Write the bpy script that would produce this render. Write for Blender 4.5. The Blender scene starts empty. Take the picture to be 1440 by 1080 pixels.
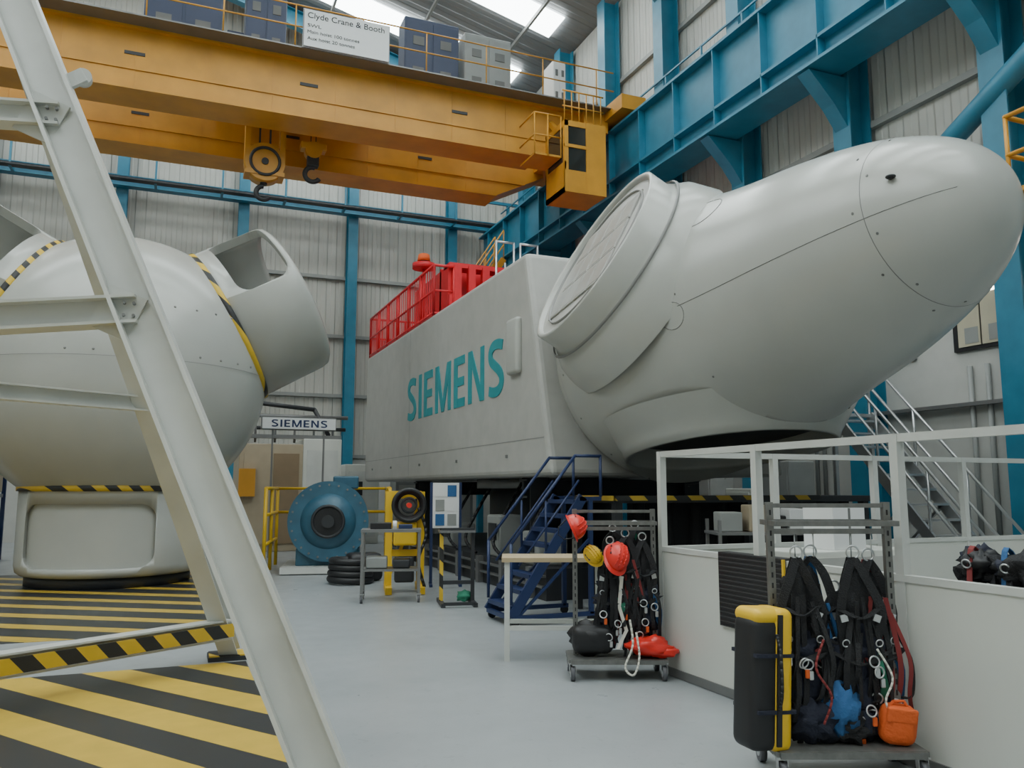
import bpy, bmesh, math, random
from mathutils import Vector, Matrix, Euler, noise
random.seed(7)
V=Vector
scene=bpy.context.scene
# ------------------------------------------------------------ materials
MATS={}
def _new(name):
    m=bpy.data.materials.new(name); m.use_nodes=True
    nt=m.node_tree; b=nt.nodes['Principled BSDF']; return m,nt,b
def paint(name,col,rough=0.45,metal=0.0,var=0.08,scale=3.0,bump=0.0,bscale=40):
    if name in MATS: return MATS[name]
    m,nt,b=_new(name)
    tc=nt.nodes.new('ShaderNodeTexCoord')
    n=nt.nodes.new('ShaderNodeTexNoise'); n.inputs['Scale'].default_value=scale; n.inputs['Detail'].default_value=5
    nt.links.new(tc.outputs['Object'],n.inputs['Vector'])
    r=nt.nodes.new('ShaderNodeValToRGB')
    r.color_ramp.elements[0].position=0.3; r.color_ramp.elements[1].position=0.7
    r.color_ramp.elements[0].color=tuple(max(0,c*(1-var)) for c in col)+(1,)
    r.color_ramp.elements[1].color=tuple(min(1,c*(1+var*0.5)) for c in col)+(1,)
    nt.links.new(n.outputs['Fac'],r.inputs['Fac']); nt.links.new(r.outputs['Color'],b.inputs['Base Color'])
    b.inputs['Roughness'].default_value=rough; b.inputs['Metallic'].default_value=metal
    if bump>0:
        n2=nt.nodes.new('ShaderNodeTexNoise'); n2.inputs['Scale'].default_value=bscale
        nt.links.new(tc.outputs['Object'],n2.inputs['Vector'])
        bp=nt.nodes.new('ShaderNodeBump'); bp.inputs['Strength'].default_value=bump; bp.inputs['Distance'].default_value=0.02
        nt.links.new(n2.outputs['Fac'],bp.inputs['Height']); nt.links.new(bp.outputs['Normal'],b.inputs['Normal'])
    MATS[name]=m; return m
def stripes(name,direction,period,c1,c2,rough=0.5,duty=0.5):
    m,nt,b=_new(name)
    tc=nt.nodes.new('ShaderNodeTexCoord')
    d=nt.nodes.new('ShaderNodeVectorMath'); d.operation='DOT_PRODUCT'
    dv=V(direction).normalized()/period; d.inputs[1].default_value=dv
    nt.links.new(tc.outputs['Object'],d.inputs[0])
    f=nt.nodes.new('ShaderNodeMath'); f.operation='FRACT'; nt.links.new(d.outputs['Value'],f.inputs[0])
    g=nt.nodes.new('ShaderNodeMath'); g.operation='GREATER_THAN'; g.inputs[1].default_value=duty
    nt.links.new(f.outputs[0],g.inputs[0])
    mx=nt.nodes.new('ShaderNodeMix'); mx.data_type='RGBA'
    mx.inputs['A'].default_value=c1+(1,); mx.inputs['B'].default_value=c2+(1,)
    nt.links.new(g.outputs[0],mx.inputs['Factor'])
    n=nt.nodes.new('ShaderNodeTexNoise'); n.inputs['Scale'].default_value=5; n.inputs['Detail'].default_value=6
    nt.links.new(tc.outputs['Object'],n.inputs['Vector'])
    mr=nt.nodes.new('ShaderNodeMapRange'); mr.inputs['To Min'].default_value=0.75; mr.inputs['To Max'].default_value=1.1
    nt.links.new(n.outputs['Fac'],mr.inputs['Value'])
    mm=nt.nodes.new('ShaderNodeMix'); mm.data_type='RGBA'; mm.blend_type='MULTIPLY'; mm.inputs['Factor'].default_value=1
    nt.links.new(mx.outputs['Result'],mm.inputs['A']); nt.links.new(mr.outputs['Result'],mm.inputs['B'])
    nt.links.new(mm.outputs['Result'],b.inputs['Base Color']); b.inputs['Roughness'].default_value=rough
    return m
def corrugated(name,col,direction,period,strength=0.6,rough=0.5,dist=0.05):
    m,nt,b=_new(name)
    tc=nt.nodes.new('ShaderNodeTexCoord')
    d=nt.nodes.new('ShaderNodeVectorMath'); d.operation='DOT_PRODUCT'
    d.inputs[1].default_value=V(direction).normalized()*(2*math.pi/period)
    nt.links.new(tc.outputs['Object'],d.inputs[0])
    f=nt.nodes.new('ShaderNodeMath'); f.operation='SINE'; nt.links.new(d.outputs['Value'],f.inputs[0])
    mr=nt.nodes.new('ShaderNodeMapRange'); mr.interpolation_type='SMOOTHSTEP'
    mr.inputs['From Min'].default_value=-0.5; mr.inputs['From Max'].default_value=0.3
    nt.links.new(f.outputs[0],mr.inputs['Value'])
    bp=nt.nodes.new('ShaderNodeBump'); bp.inputs['Strength'].default_value=strength; bp.inputs['Distance'].default_value=dist
    nt.links.new(mr.outputs['Result'],bp.inputs['Height']); nt.links.new(bp.outputs['Normal'],b.inputs['Normal'])
    n=nt.nodes.new('ShaderNodeTexNoise'); n.inputs['Scale'].default_value=0.6; n.inputs['Detail'].default_value=6
    nt.links.new(tc.outputs['Object'],n.inputs['Vector'])
    r=nt.nodes.new('ShaderNodeValToRGB'); r.color_ramp.elements[0].position=.3; r.color_ramp.elements[1].position=.7
    r.color_ramp.elements[0].color=tuple(c*.86 for c in col)+(1,); r.color_ramp.elements[1].color=col+(1,)
    nt.links.new(n.outputs['Fac'],r.inputs['Fac']); nt.links.new(r.outputs['Color'],b.inputs['Base Color'])
    b.inputs['Roughness'].default_value=rough
    return m
def emis(name,col,st):
    m,nt,b=_new(name)
    b.inputs['Base Color'].default_value=col+(1,)
    b.inputs['Emission Color'].default_value=col+(1,); b.inputs['Emission Strength'].default_value=st
    return m
GREY=paint('turbine_grey_gelcoat',(.43,.435,.405),.25,var=.06,scale=1.2)
GREY2=paint('turbine_grey_matt',(.42,.415,.39),.5,var=.08)
GREYD=paint('seam_grey',(.16,.16,.155),.6)
SEAM=paint('seam_light_grey',(.25,.25,.24),.6)
WHITE=paint('white_steel_paint',(.58,.59,.56),.38,var=.08)
OFFW=paint('partition_white',(.62,.63,.58),.4,var=.05,scale=1)
BLUE=paint('blue_steel_paint',(.035,.20,.31),.42,var=.15)
BLUED=paint('dark_blue_paint',(.014,.03,.10),.45,var=.15)
GENB=paint('generator_blue',(.04,.13,.20),.42,var=.2)
YEL=paint('crane_yellow',(.62,.29,.028),.42,var=.18,scale=1.5)
YELL=paint('bright_yellow',(.76,.47,.02),.45)
RED=paint('signal_red',(.68,.02,.03),.4)
HELM=paint('helmet_red',(.72,.03,.02),.3)
ORG=paint('orange_cloth',(.75,.12,.02),.7,bump=.3)
BLK=paint('black_plastic',(.012,.012,.014),.5)
CURT=paint('black_curtain',(.010,.010,.011),.9,bump=.3,bscale=6)
WEB=paint('black_webbing',(.014,.014,.016),.8,bump=.4,bscale=120)
CLOTH=paint('blue_cloth',(.03,.12,.30),.8,bump=.4)
NAVY=paint('navy_cloth',(.015,.018,.035),.85,bump=.4)
GRN=paint('green_cloth',(.03,.25,.15),.7)
MAR=paint('dark_red_webbing',(.22,.03,.03),.8)
DARK=paint('dark_steel',(.03,.032,.036),.5)
MSTL=paint('grey_steel',(.22,.22,.22),.4,metal=.5)
ALU=paint('aluminium',(.6,.61,.62),.32,metal=.8)
BEIGE=paint('beige_cabinet',(.40,.33,.23),.5)
BROWN=paint('brown_shutter',(.24,.17,.10),.5)
TEAL=paint('teal_lettering',(.015,.28,.32),.45)
TXTK=paint('black_lettering',(.02,.02,.02),.6)
SIGNW=paint('sign_white',(.75,.76,.76),.4,var=.02)
GALV=paint('galvanised_slotted_steel',(.2,.2,.19),.45,metal=.6,var=.2,scale=20)
WOOD=paint('light_wood',(.46,.36,.22),.5)
ROPE=paint('white_rope',(.7,.68,.6),.8)
RUB=paint('rubber_tyre_grey',(.1,.1,.11),.6)
TCH=paint('smoked_glass',(.03,.03,.025),.08)
CABG=paint('cabinet_grey',(.28,.29,.28),.45)
PANG=paint('hatch_panel_grey',(.36,.365,.35),.3)
CABB=paint('cabinet_slate_blue',(.045,.06,.115),.5)
YB=((.025,.025,.025),(.70,.46,.035))
TAPE=stripes('hazard_tape',(1,.5,1),.24,*YB)
TAPEX=stripes('hazard_tape_x',(1,-.2,1),.3,(.02,.02,.02),(.45,.30,.03))
FLOORST=stripes('floor_hazard_paint',(.82,.57,0),.64,(.028,.03,.033),(.66,.44,.055),rough=.35)
FLOORST2=stripes('floor_hazard_paint_far',(.55,.83,0),.72,(.025,.027,.03),(.55,.37,.05),rough=.3,duty=.64)
EMI=emis('skylight_daylight',(.91,.99,.98),11.5)
LAMP=emis('lamp_tube',(1,.95,.85),9.0)
def floor_mat():
    m,nt,b=_new('epoxy_floor')
    tc=nt.nodes.new('ShaderNodeTexCoord')
    n=nt.nodes.new('ShaderNodeTexNoise'); n.inputs['Scale'].default_value=.7; n.inputs['Detail'].default_value=8; n.inputs['Roughness'].default_value=.65
    nt.links.new(tc.outputs['Object'],n.inputs['Vector'])
    r=nt.nodes.new('ShaderNodeValToRGB'); r.color_ramp.elements[0].position=.3; r.color_ramp.elements[1].position=.7
    r.color_ramp.elements[0].color=(.285,.305,.315,1); r.color_ramp.elements[1].color=(.345,.365,.375,1)
    nt.links.new(n.outputs['Fac'],r.inputs['Fac'])
    n3=nt.nodes.new('ShaderNodeTexNoise'); n3.inputs['Scale'].default_value=14; n3.inputs['Detail'].default_value=8; n3.inputs['Distortion'].default_value=1.5
    nt.links.new(tc.outputs['Object'],n3.inputs['Vector'])
    m3=nt.nodes.new('ShaderNodeMapRange'); m3.inputs['From Min'].default_value=.62; m3.inputs['From Max'].default_value=.72; m3.inputs['To Min'].default_value=1; m3.inputs['To Max'].default_value=.86
    nt.links.new(n3.outputs['Fac'],m3.inputs['Value'])
    mm=nt.nodes.new('ShaderNodeMix'); mm.data_type='RGBA'; mm.blend_type='MULTIPLY'; mm.inputs['Factor'].default_value=1
    nt.links.new(r.outputs['Color'],mm.inputs['A']); nt.links.new(m3.outputs['Result'],mm.inputs['B'])
    nt.links.new(mm.outputs['Result'],b.inputs['Base Color'])
    n2=nt.nodes.new('ShaderNodeTexNoise'); n2.inputs['Scale'].default_value=4; n2.inputs['Detail'].default_value=6
    nt.links.new(tc.outputs['Object'],n2.inputs['Vector'])
    mr=nt.nodes.new('ShaderNodeMapRange'); mr.inputs['To Min'].default_value=.22; mr.inputs['To Max'].default_value=.42
    nt.links.new(n2.outputs['Fac'],mr.inputs['Value']); nt.links.new(mr.outputs['Result'],b.inputs['Roughness'])
    return m
FLOOR=floor_mat()
WALLY=corrugated('cladding_far',(.52,.515,.47),(1,0,0),.32)
WALLX=corrugated('cladding_side',(.55,.55,.51),(0,1,0),.32)
ROOF=corrugated('roof_sheeting',(.24,.25,.26),(0,1,0),.5)
BLOCK=paint('painted_blockwork',(.50,.50,.47),.6,var=.06)
MATRIB=corrugated('ribbed_rubber',(.02,.02,.022),(0,.0,1),.035,strength=.9,dist=.02)

# ------------------------------------------------------------ builder
def empty(name,loc=(0,0,0),rz=0):
    e=bpy.data.objects.new(name,None); e.location=loc; e.rotation_euler=(0,0,rz); e.empty_display_size=.2
    scene.collection.objects.link(e); return e
class B:
    def __init__(s,name,loc=(0,0,0),rz=0,parent=None):
        s.name=name; s.loc=loc; s.rz=rz; s.parent=parent; s.bm=bmesh.new(); s.mats=[]
    def mi(s,m):
        if m not in s.mats: s.mats.append(m)
        return s.mats.index(m)
    def _merge(s,t,mat,smooth=None):
        k=s.mi(mat)
        for f in t.faces:
            f.material_index=k
            if smooth is not None: f.smooth=smooth
        me=bpy.data.meshes.new('t'); t.to_mesh(me); t.free(); s.bm.from_mesh(me); bpy.data.meshes.remove(me)
    def box(s,c,d,mat,rot=None,bev=0,seg=2):
        t=bmesh.new(); bmesh.ops.create_cube(t,size=1)
        bmesh.ops.scale(t,vec=d,verts=t.verts)
        if bev>0: bmesh.ops.bevel(t,geom=t.edges[:],offset=min(bev,min(d)*.49),segments=seg,profile=.5,affect='EDGES')
        M=Matrix.Translation(c)
        if rot is not None: M=M@(rot if isinstance(rot,Matrix) else Euler(rot).to_matrix().to_4x4())
        bmesh.ops.transform(t,matrix=M,verts=t.verts); s._merge(t,mat,bev>.03 and seg>2)
    def bb(s,x0,x1,y0,y1,z0,z1,mat,bev=0):
        s.box(((x0+x1)/2,(y0+y1)/2,(z0+z1)/2),(abs(x1-x0),abs(y1-y0),abs(z1-z0)),mat,bev=bev)
    def frame(s,p0,p1,up=(0,0,1)):
        p0=V(p0);p1=V(p1);z=(p1-p0).normalized();u=V(up)
        if abs(z.dot(u.normalized()))>.98: u=V((0,1,0)) if abs(z.y)<.9 else V((1,0,0))
        x=u.cross(z).normalized(); y=z.cross(x)
        M=Matrix((x,y,z)).transposed().to_4x4(); M.translation=p0; return M,(p1-p0).length
    def bar(s,p0,p1,w,h,mat,up=(0,0,1)):
        M,L=s.frame(p0,p1,up)
        s.box((0,0,0),(1,1,1),mat,rot=M@Matrix.Translation((0,0,L/2))@Matrix.Diagonal((w,h,L,1)))
    def ibeam(s,p0,p1,h,w,tf,tw,mat,up=(0,0,1)):
        M,L=s.frame(p0,p1,up)
        for oy,ww,hh in ((h/2-tf/2,w,tf),(-h/2+tf/2,w,tf),(0,tw,h-2*tf)):
            s.box((0,0,0),(1,1,1),mat,rot=M@Matrix.Translation((0,oy,L/2))@Matrix.Diagonal((ww,hh,L,1)))
    def cyl(s,p0,p1,r,mat,r2=None,seg=20,caps=True):
        M,L=s.frame(p0,p1); r2=r if r2 is None else r2; k=s.mi(mat); bm=s.bm
        a=[];b=[]
        for i in range(seg):
            t=2*math.pi*i/seg
            a.append(bm.verts.new(M@V((r*math.cos(t),r*math.sin(t),0)))); b.append(bm.verts.new(M@V((r2*math.cos(t),r2*math.sin(t),L))))
        for i in range(seg):
            j=(i+1)%seg; f=bm.faces.new((a[i],a[j],b[j],b[i])); f.smooth=True; f.material_index=k
        if caps:
            f=bm.faces.new(a[::-1]); f.material_index=k; f=bm.faces.new(b); f.material_index=k
    def path(s,pts,r,mat,seg=8,closed=False):
        pts=[V(p) for p in pts]
        if closed: pts=pts+[pts[0]]
        for i in range(len(pts)-1):
            s.cyl(pts[i],pts[i+1],r,mat,seg=seg)
        if r>.008:
            for p in (pts[1:-1] if not closed else pts[:-1]): s.sph(p,(r,r,r),mat,u=8,v=6)
    def sph(s,c,r,mat,rot=None,u=20,v=12,jit=0,js=2.0):
        t=bmesh.new(); bmesh.ops.create_uvsphere(t,u_segments=u,v_segments=v,radius=1)
        if jit:
            off=V((random.random()*50,random.random()*50,0))
            for q in t.verts: q.co*=1+jit*noise.noise(q.co*js+off)*2
        M=Matrix.Translation(c)
        if rot is not None: M=M@Euler(rot).to_matrix().to_4x4()
        M=M@Matrix.Diagonal((r[0],r[1],r[2],1))
        bmesh.ops.transform(t,matrix=M,verts=t.verts); s._merge(t,mat,True)
    def lathe(s,prof,p0,axis,mat,seg=64):
        p0=V(p0); M,_=s.frame(p0,p0+V(axis)); k=s.mi(mat); rings=[]
        for r,d in prof:
            if r<1e-4: rings.append([s.bm.verts.new(M@V((0,0,d)))])
            else: rings.append([s.bm.verts.new(M@V((r*math.cos(2*math.pi*i/seg),r*math.sin(2*math.pi*i/seg),d))) for i in range(seg)])
        for q in range(len(rings)-1):
            a,b=rings[q],rings[q+1]
            for i in range(seg):
                j=(i+1)%seg
                if len(a)==1 and len(b)==1: continue
                if len(a)==1: vs=(a[0],b[j],b[i])
                elif len(b)==1: vs=(a[i],a[j],b[0])
                else: vs=(a[i],a[j],b[j],b[i])
                f=s.bm.faces.new(vs); f.smooth=True; f.material_index=k
    def torus(s,c,axis,R,r,mat,seg=32,rs=10,arc=(0,2*math.pi)):
        c=V(c); M,_=s.frame(c,c+V(axis))
        full=abs(arc[1]-arc[0]-2*math.pi)<1e-3
        n=seg if full else seg+1
        k=s.mi(mat); rings=[]
        for i in range(n):
            t=arc[0]+(arc[1]-arc[0])*i/seg
            rings.append([s.bm.verts.new(M@V(((R+r*math.cos(a))*math.cos(t),(R+r*math.cos(a))*math.sin(t),r*math.sin(a)))) for a in [2*math.pi*q/rs for q in range(rs)]])
        for i in range(n if full else n-1):
            a,b=rings[i],rings[(i+1)%n]
            for q in range(rs):
                p=(q+1)%rs; f=s.bm.faces.new((a[q],b[q],b[p],a[p])); f.smooth=True; f.material_index=k
    def prism(s,pts,vec,mat):
        vec=V(vec); k=s.mi(mat)
        a=[s.bm.verts.new(V(p)) for p in pts]; b=[s.bm.verts.new(V(p)+vec) for p in pts]
        n=len(a)
        fs=[s.bm.faces.new(a[::-1]),s.bm.faces.new(b)]
        for i in range(n):
            j=(i+1)%n; fs.append(s.bm.faces.new((a[i],a[j],b[j],b[i])))
        for f in fs: f.material_index=k
    def ribbon(s,pts,w,mat,side=(1,0,0),t=.006):
        pts=[V(p) for p in pts]; sd=V(side).normalized()*w/2; k=s.mi(mat); prev=None
        for i,p in enumerate(pts):
            d=(pts[min(i+1,len(pts)-1)]-pts[max(i-1,0)]).normalized()
            nn=d.cross(sd)
            nn=nn.normalized()*t/2 if nn.length>1e-6 else V((0,t/2,0))
            cur=[s.bm.verts.new(p+sd+nn),s.bm.verts.new(p-sd+nn),s.bm.verts.new(p-sd-nn),s.bm.verts.new(p+sd-nn)]
            if prev:
                for q in range(4):
                    r=(q+1)%4; f=s.bm.faces.new((prev[q],prev[r],cur[r],cur[q])); f.material_index=k; f.smooth=False
            else:
                f=s.bm.faces.new(cur); f.material_index=k
            prev=cur
        f=s.bm.faces.new(prev[::-1]); f.material_index=k
    def done(s):
        bmesh.ops.recalc_face_normals(s.bm,faces=s.bm.faces)
        me=bpy.data.meshes.new(s.name); s.bm.to_mesh(me); s.bm.free()
        for m in s.mats: me.materials.append(m)
        o=bpy.data.objects.new(s.name,me); o.location=s.loc; o.rotation_euler=(0,0,s.rz)
        scene.collection.objects.link(o)
        if s.parent is not None: o.parent=s.parent
        return o
def text(name,body,size,mat,M,parent,extrude=.01,bold=0.0,align='LEFT',width=None,height=None):
    cu=bpy.data.curves.new(name,'FONT'); cu.body=body; cu.size=size; cu.extrude=extrude; cu.offset=bold; cu.align_x=align
    t=bpy.data.objects.new('tmp_text',cu); scene.collection.objects.link(t)
    bpy.context.view_layer.update()
    dg=bpy.context.evaluated_depsgraph_get()
    me=bpy.data.meshes.new_from_object(t.evaluated_get(dg)); bpy.data.objects.remove(t)
    me.name=name
    xs=[v.co.x for v in me.vertices]; ys=[v.co.y for v in me.vertices]
    sx=1 if width is None else width/(max(xs)-min(xs)); sy=1 if height is None else height/(max(ys)-min(ys))
    x0,y0=min(xs),min(ys)
    for v in me.vertices:
        v.co=M@V(((v.co.x-x0)*sx,(v.co.y-y0)*sy,v.co.z))
    me.materials.clear(); me.materials.append(mat)
    o=bpy.data.objects.new(name,me); scene.collection.objects.link(o); o.parent=parent; return o
def boolcut(o,cutter):
    md=o.modifiers.new('b','BOOLEAN'); md.operation='DIFFERENCE'; md.solver='EXACT'; md.object=cutter
    bpy.context.view_layer.update(); dg=bpy.context.evaluated_depsgraph_get()
    me=bpy.data.meshes.new_from_object(o.evaluated_get(dg)); o.modifiers.clear(); o.data=me
    bpy.data.objects.remove(cutter)
def crom(P,n=5):
    P=[V(p) for p in P]; out=[]
    for i in range(len(P)-1):
        p0,p1,p2,p3=P[max(i-1,0)],P[i],P[i+1],P[min(i+2,len(P)-1)]
        for q in range(n):
            t=q/n; out.append(.5*((2*p1)+(p2-p0)*t+(2*p0-5*p1+4*p2-p3)*t*t+(3*p1-p0-3*p2+p3)*t**3))
    out.append(P[-1]); return out
def wordmark(name,mat,M,parent,H,W,depth):
    # bold sans letters as solid shapes; M maps (x,y,z) letter plane to world
    b=B(name,parent=parent)
    wd=dict(S=.70,I=.20,E=.60,M=.98,N=.80); word='SIEMENS'; gap=.20
    tot=sum(wd[c] for c in word)+gap*6; sx=W/tot; x=0; cnt=[0]
    def P(pts):
        cnt[0]+=1; dd=depth*(1+.12*(cnt[0]%4))
        b.prism([M@V(((x+px)*sx,py*H,0)) for px,py in pts],M.to_3x3()@V((0,0,dd)),mat)
    for c in word:
        w=wd[c]; v=.2
        if c=='I': P([(0,0),(w,0),(w,1),(0,1)])
        elif c=='E':
            P([(0,0),(v,0),(v,1),(0,1)])
            for y0,xe in ((0,w),(.415,w*.93),(1-.17,w)): P([(v,y0),(xe,y0),(xe,y0+.17),(v,y0+.17)])
        elif c=='N':
            P([(0,0),(.18,0),(.18,1),(0,1)]); P([(w-.18,0),(w,0),(w,1),(w-.18,1)]); P([(.0,1),(.2,1),(w,0),(w-.2,0)])
        elif c=='M':
            P([(0,0),(.17,0),(.17,1),(0,1)]); P([(w-.17,0),(w,0),(w,1),(w-.17,1)])
            P([(.0,1),(.22,1),(w/2+.08,0.0),(w/2-.08,0.0)]); P([(w-.22,1),(w,1),(w/2+.08,0),(w/2-.08,0)])
        else:
            cl=crom([(.64,.87,0),(.45,.915,0),(.22,.90,0),(.105,.79,0),(.13,.655,0),(.28,.56,0),(.46,.46,0),(.585,.34,0),(.59,.2,0),(.46,.10,0),(.25,.083,0),(.04,.125,0)],4)
            L=[];R=[]
            for i,p in enumerate(cl):
                d=(cl[min(i+1,len(cl)-1)]-cl[max(i-1,0)]).normalized(); n=V((-d.y,d.x,0))*.088
                L.append((p.x+n.x,p.y+n.y)); R.append((p.x-n.x,p.y-n.y))
            k=cnt[0]
            for i in range(len(cl)-1): cnt[0]=k; P([L[i],L[i+1],R[i+1],R[i]])
        x+=w+gap
    return b.done()

# ============================================================ ROOM SHELL
X0,X1,Y0,Y1=-14.6,11.6,-10.0,28.6
EZ=16.0; RX=-1.5; RZ=19.3
b=B('floor'); b.bb(X0-.2,X1+.2,Y0-.2,Y1+.2,-.2,0,FLOOR); b.done()
b=B('wall_back'); b.bb(X0,X1,Y1,Y1+.2,0,EZ,WALLY); b.prism([(X0,Y1,EZ),(X1,Y1,EZ),(RX,Y1,RZ)],(0,.2,0),WALLY)
b.bb(X0,X1,Y1-.06,Y1,0,2.6,BLOCK); b.done()
b=B('wall_front'); b.bb(X0,X1,Y0-.2,Y0,0,EZ,WALLY); b.prism([(X0,Y0-.2,EZ),(X1,Y0-.2,EZ),(RX,Y0-.2,RZ)],(0,.2,0),WALLY); b.done()
b=B('wall_left'); b.bb(X0-.2,X0,Y0,Y1,0,EZ,WALLX); b.done()
b=B('wall_right'); b.bb(X1,X1+.2,Y0,Y1,0,EZ,WALLX); b.bb(X1-.12,X1,Y0,Y1,0,5.3,BLOCK); b.done()
b=B('ceiling')
b.prism([(X1+.2,Y0,EZ),(RX,Y0,RZ),(RX,Y0,RZ+.15),(X1+.2,Y0,EZ+.15)],(0,Y1-Y0,0),ROOF)
b.prism([(X0-.2,Y0,EZ),(RX,Y0,RZ),(RX,Y0,RZ+.15),(X0-.2,Y0,EZ+.15)],(0,Y1-Y0,0),ROOF)
b.done()
def rz(x): return RZ-.2519*abs(x-RX)
k=0
for y in (-7.5,-4,-.5,3,6.5,10,13.5,18.3,22.1,25.6):
    for (xa,xb) in ((.5,10.6),(-12.5,-3.5)):
        k+=1
        b=B('window_%d'%k)
        b.prism([(xa,y-.6,rz(xa)-.03),(xb,y-.6,rz(xb)-.03),(xb,y+.6,rz(xb)-.03),(xa,y+.6,rz(xa)-.03)],(0,0,-.04),EMI)
        b.done()
b=B('roof_frame')
for y in (-5,1,7.95,13.9,16.9,27.4):
    b.ibeam((X1-.3,y,EZ-.35),(RX,y,RZ-.4),.6,.3,.03,.02,BLUE); b.ibeam((X0+.3,y,EZ-.35),(RX,y,RZ-.4),.6,.3,.03,.02,BLUE)
    b.bar((X1-.5,y,EZ-1.8),(X1-2.2,y,EZ-.15),.2,.2,BLUE)
for x in (9.8,7,4.2,1.4,-4.4,-7.5,-11):
    b.bar((x,Y0+.1,rz(x)-.14),(x,Y1-.1,rz(x)-.14),.08,.12,CABG)
b.done()
b=B('wall_frame_back')
for x in (-13.1,-9.4,-5.7,-2.0,1.75,5.45,9.15):
    b.ibeam((x,Y1-.3,0),(x,Y1-.3,EZ-.5),.4,.34,.03,.03,BLUE,up=(0,1,0))
b.ibeam((X0+.1,Y1-.6,11.35),(X1-.1,Y1-.6,11.35),.34,.34,.03,.03,BLUE)
b.bar((X0+.1,Y1-1.3,12.1),(X1-.1,Y1-1.3,12.1),.1,.1,BLUE)
b.bar((X0+.1,Y1-1.3,11.2),(X1-.1,Y1-1.3,11.2),.3,.06,DARK)
for i in range(13):
    x=-13+i*2.0; b.bar((x,Y1-1.3,11.2),(x,Y1-1.3,12.1),.06,.06,BLUE); b.bar((x,Y1-.6,11.2),(x,Y1-1.3,11.2),.08,.08,BLUE)
for z in (2.7,4.8,6.9,9.0,13.2):
    b.bar((X0+.1,Y1-.07,z),(X1-.1,Y1-.07,z),.1,.12,CABG)
b.done()
b=B('wall_frame_right')
for y in (-7,-4,-1,2,4.95,7.95,10.9,13.9,16.9,19.9,22.9,26):
    b.ibeam((X1-.36,y,0),(X1-.36,y,EZ-.1),.5,.42,.03,.03,BLUE,up=(1,0,0))
    b.prism([(X1-.6,y-.15,9.05),(X1-.6,y-.15,8.1),(X1-.9,y-.15,8.5),(10.15,y-.15,9.05)],(0,.3,0),BLUE)
for z in (6.6,8.2,9.9,11.8,13.4):
    b.bar((X1-.06,Y0+.1,z),(X1-.06,Y1-.1,z),.12,.12,CABG)
b.cyl((11.05,10.6,6.0),(11.05,5.2,9.0),.17,BLUE)
for y in (8.7,9.0,12.2,12.4): b.cyl((X1-.16,y,0),(X1-.16,y,3.5 if y<10 else 6.0),.04,CABG,seg=10)
b.bar((X1-.2,0,2.9),(X1-.2,20,2.9),.12,.06,MSTL)
b.done()
b=B('crane_runway_beam')
b.bb(10.1,10.9,Y0+.1,Y1-.7,9.08,9.14,BLUE); b.bb(10.1,10.9,Y0+.1,Y1-.7,10.84,10.9,BLUE); b.bb(10.3,10.36,Y0+.1,Y1-.7,9.1,10.9,BLUE)
b.bb(10.36,11.2,Y0+.1,Y1-.7,10.2,10.24,BLUE)
b.bb(10.12,10.3,Y0+.1,Y1-.7,9.5,9.56,BLUE)
y=Y0+1
while y<Y1-1:
    b.bb(10.12,10.88,y-.015,y+.015,9.1,10.86,BLUE); y+=1.5
b.bb(10.46,10.54,Y0+.1,Y1-.7,10.9,11.0,MSTL)
for z in (11.4,11.9): b.bar((10.95,Y0+.2,z),(10.95,Y1-.8,z),.04,.04,BLUE)
y=Y0+1
while y<Y1-1: b.bar((10.95,y,10.9),(10.95,y,11.9),.04,.04,BLUE); y+=1.5
b.done()
INT=paint('office_interior',(.5,.46,.34),.3)
for i,(ya,yb,za,zb) in enumerate(((8.3,9.25,3.75,4.95),(6.6,7.6,3.75,4.95),(10.0,10.6,3.75,4.45))):
    b=B('window_%d'%(k+1+i)); xf=X1-.14
    b.bb(xf-.03,xf+.01,ya,yb,za,zb,BLK)
    n=2
    for q in range(n):
        w=(yb-ya-.12)/n
        b.bb(xf-.045,xf-.03,ya+.05+q*w,ya+w+.02+q*w,za+.06,zb-.06,INT)
        b.bb(xf-.052,xf-.045,ya+.1+q*w,ya+w-.05+q*w,zb-.34,zb-.24,LAMP)
        b.bb(xf-.05,xf-.045,ya+.08+q*w,ya+w-.1+q*w,za+.1,za+.35,CABG)
    b.done()
b=B('floor_hazard_marking'); b.bb(-9,.70,.5,8.25,0,.004,FLOORST); b.done()
b=B('floor_hazard_marking'); b.bb(-9,.55,10.1,17.9,0,.004,FLOORST2); b.done()

# ============================================================ NACELLE
nac=empty('wind_turbine_nacelle',(0,0,0))
NX0,NX1=4.84,8.9; NT=5.22; NB=1.78; NYF=22.5
b=B('nacelle_housing',parent=nac)
t=bmesh.new()
prof=[(11.25,NT),(NYF,NT),(NYF,NB),(10.35,NB)]
vs=[]
for x in (NX0,NX1):
    vs.append([t.verts.new((x,y,z)) for y,z in prof])
t.faces.new(vs[0]); t.faces.new(vs[1][::-1])
for i in range(4):
    j=(i+1)%4; t.faces.new((vs[0][i],vs[1][i],vs[1][j],vs[0][j]))
bmesh.ops.recalc_face_normals(t,faces=t.faces)
bmesh.ops.bevel(t,geom=t.edges[:],offset=.09,segments=3,profile=.5,affect='EDGES')
b._merge(t,GREY2,False)
b.bb(NX0-.003,NX0,10.6,NYF-.1,2.32,2.332,SEAM)
b.bb(NX0-.003,NX0,17.9,17.912,NB+.1,NT-.1,SEAM)
b.box((NX0-.04,11.62,3.80),(.12,.44,.88),GREY,bev=.055,seg=4)
for yy in (12,14.5,17,19.5,21.5): b.box((NX0-.01,yy,2.1),(.03,.05,.05),GREYD)
b.done()
M=Matrix(((0,0,-1,NX0+.002),(-1,0,0,18.05),(0,1,0,3.10),(0,0,0,1)))
wordmark('lettering',TEAL,M,nac,.95,5.92,.012)
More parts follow.
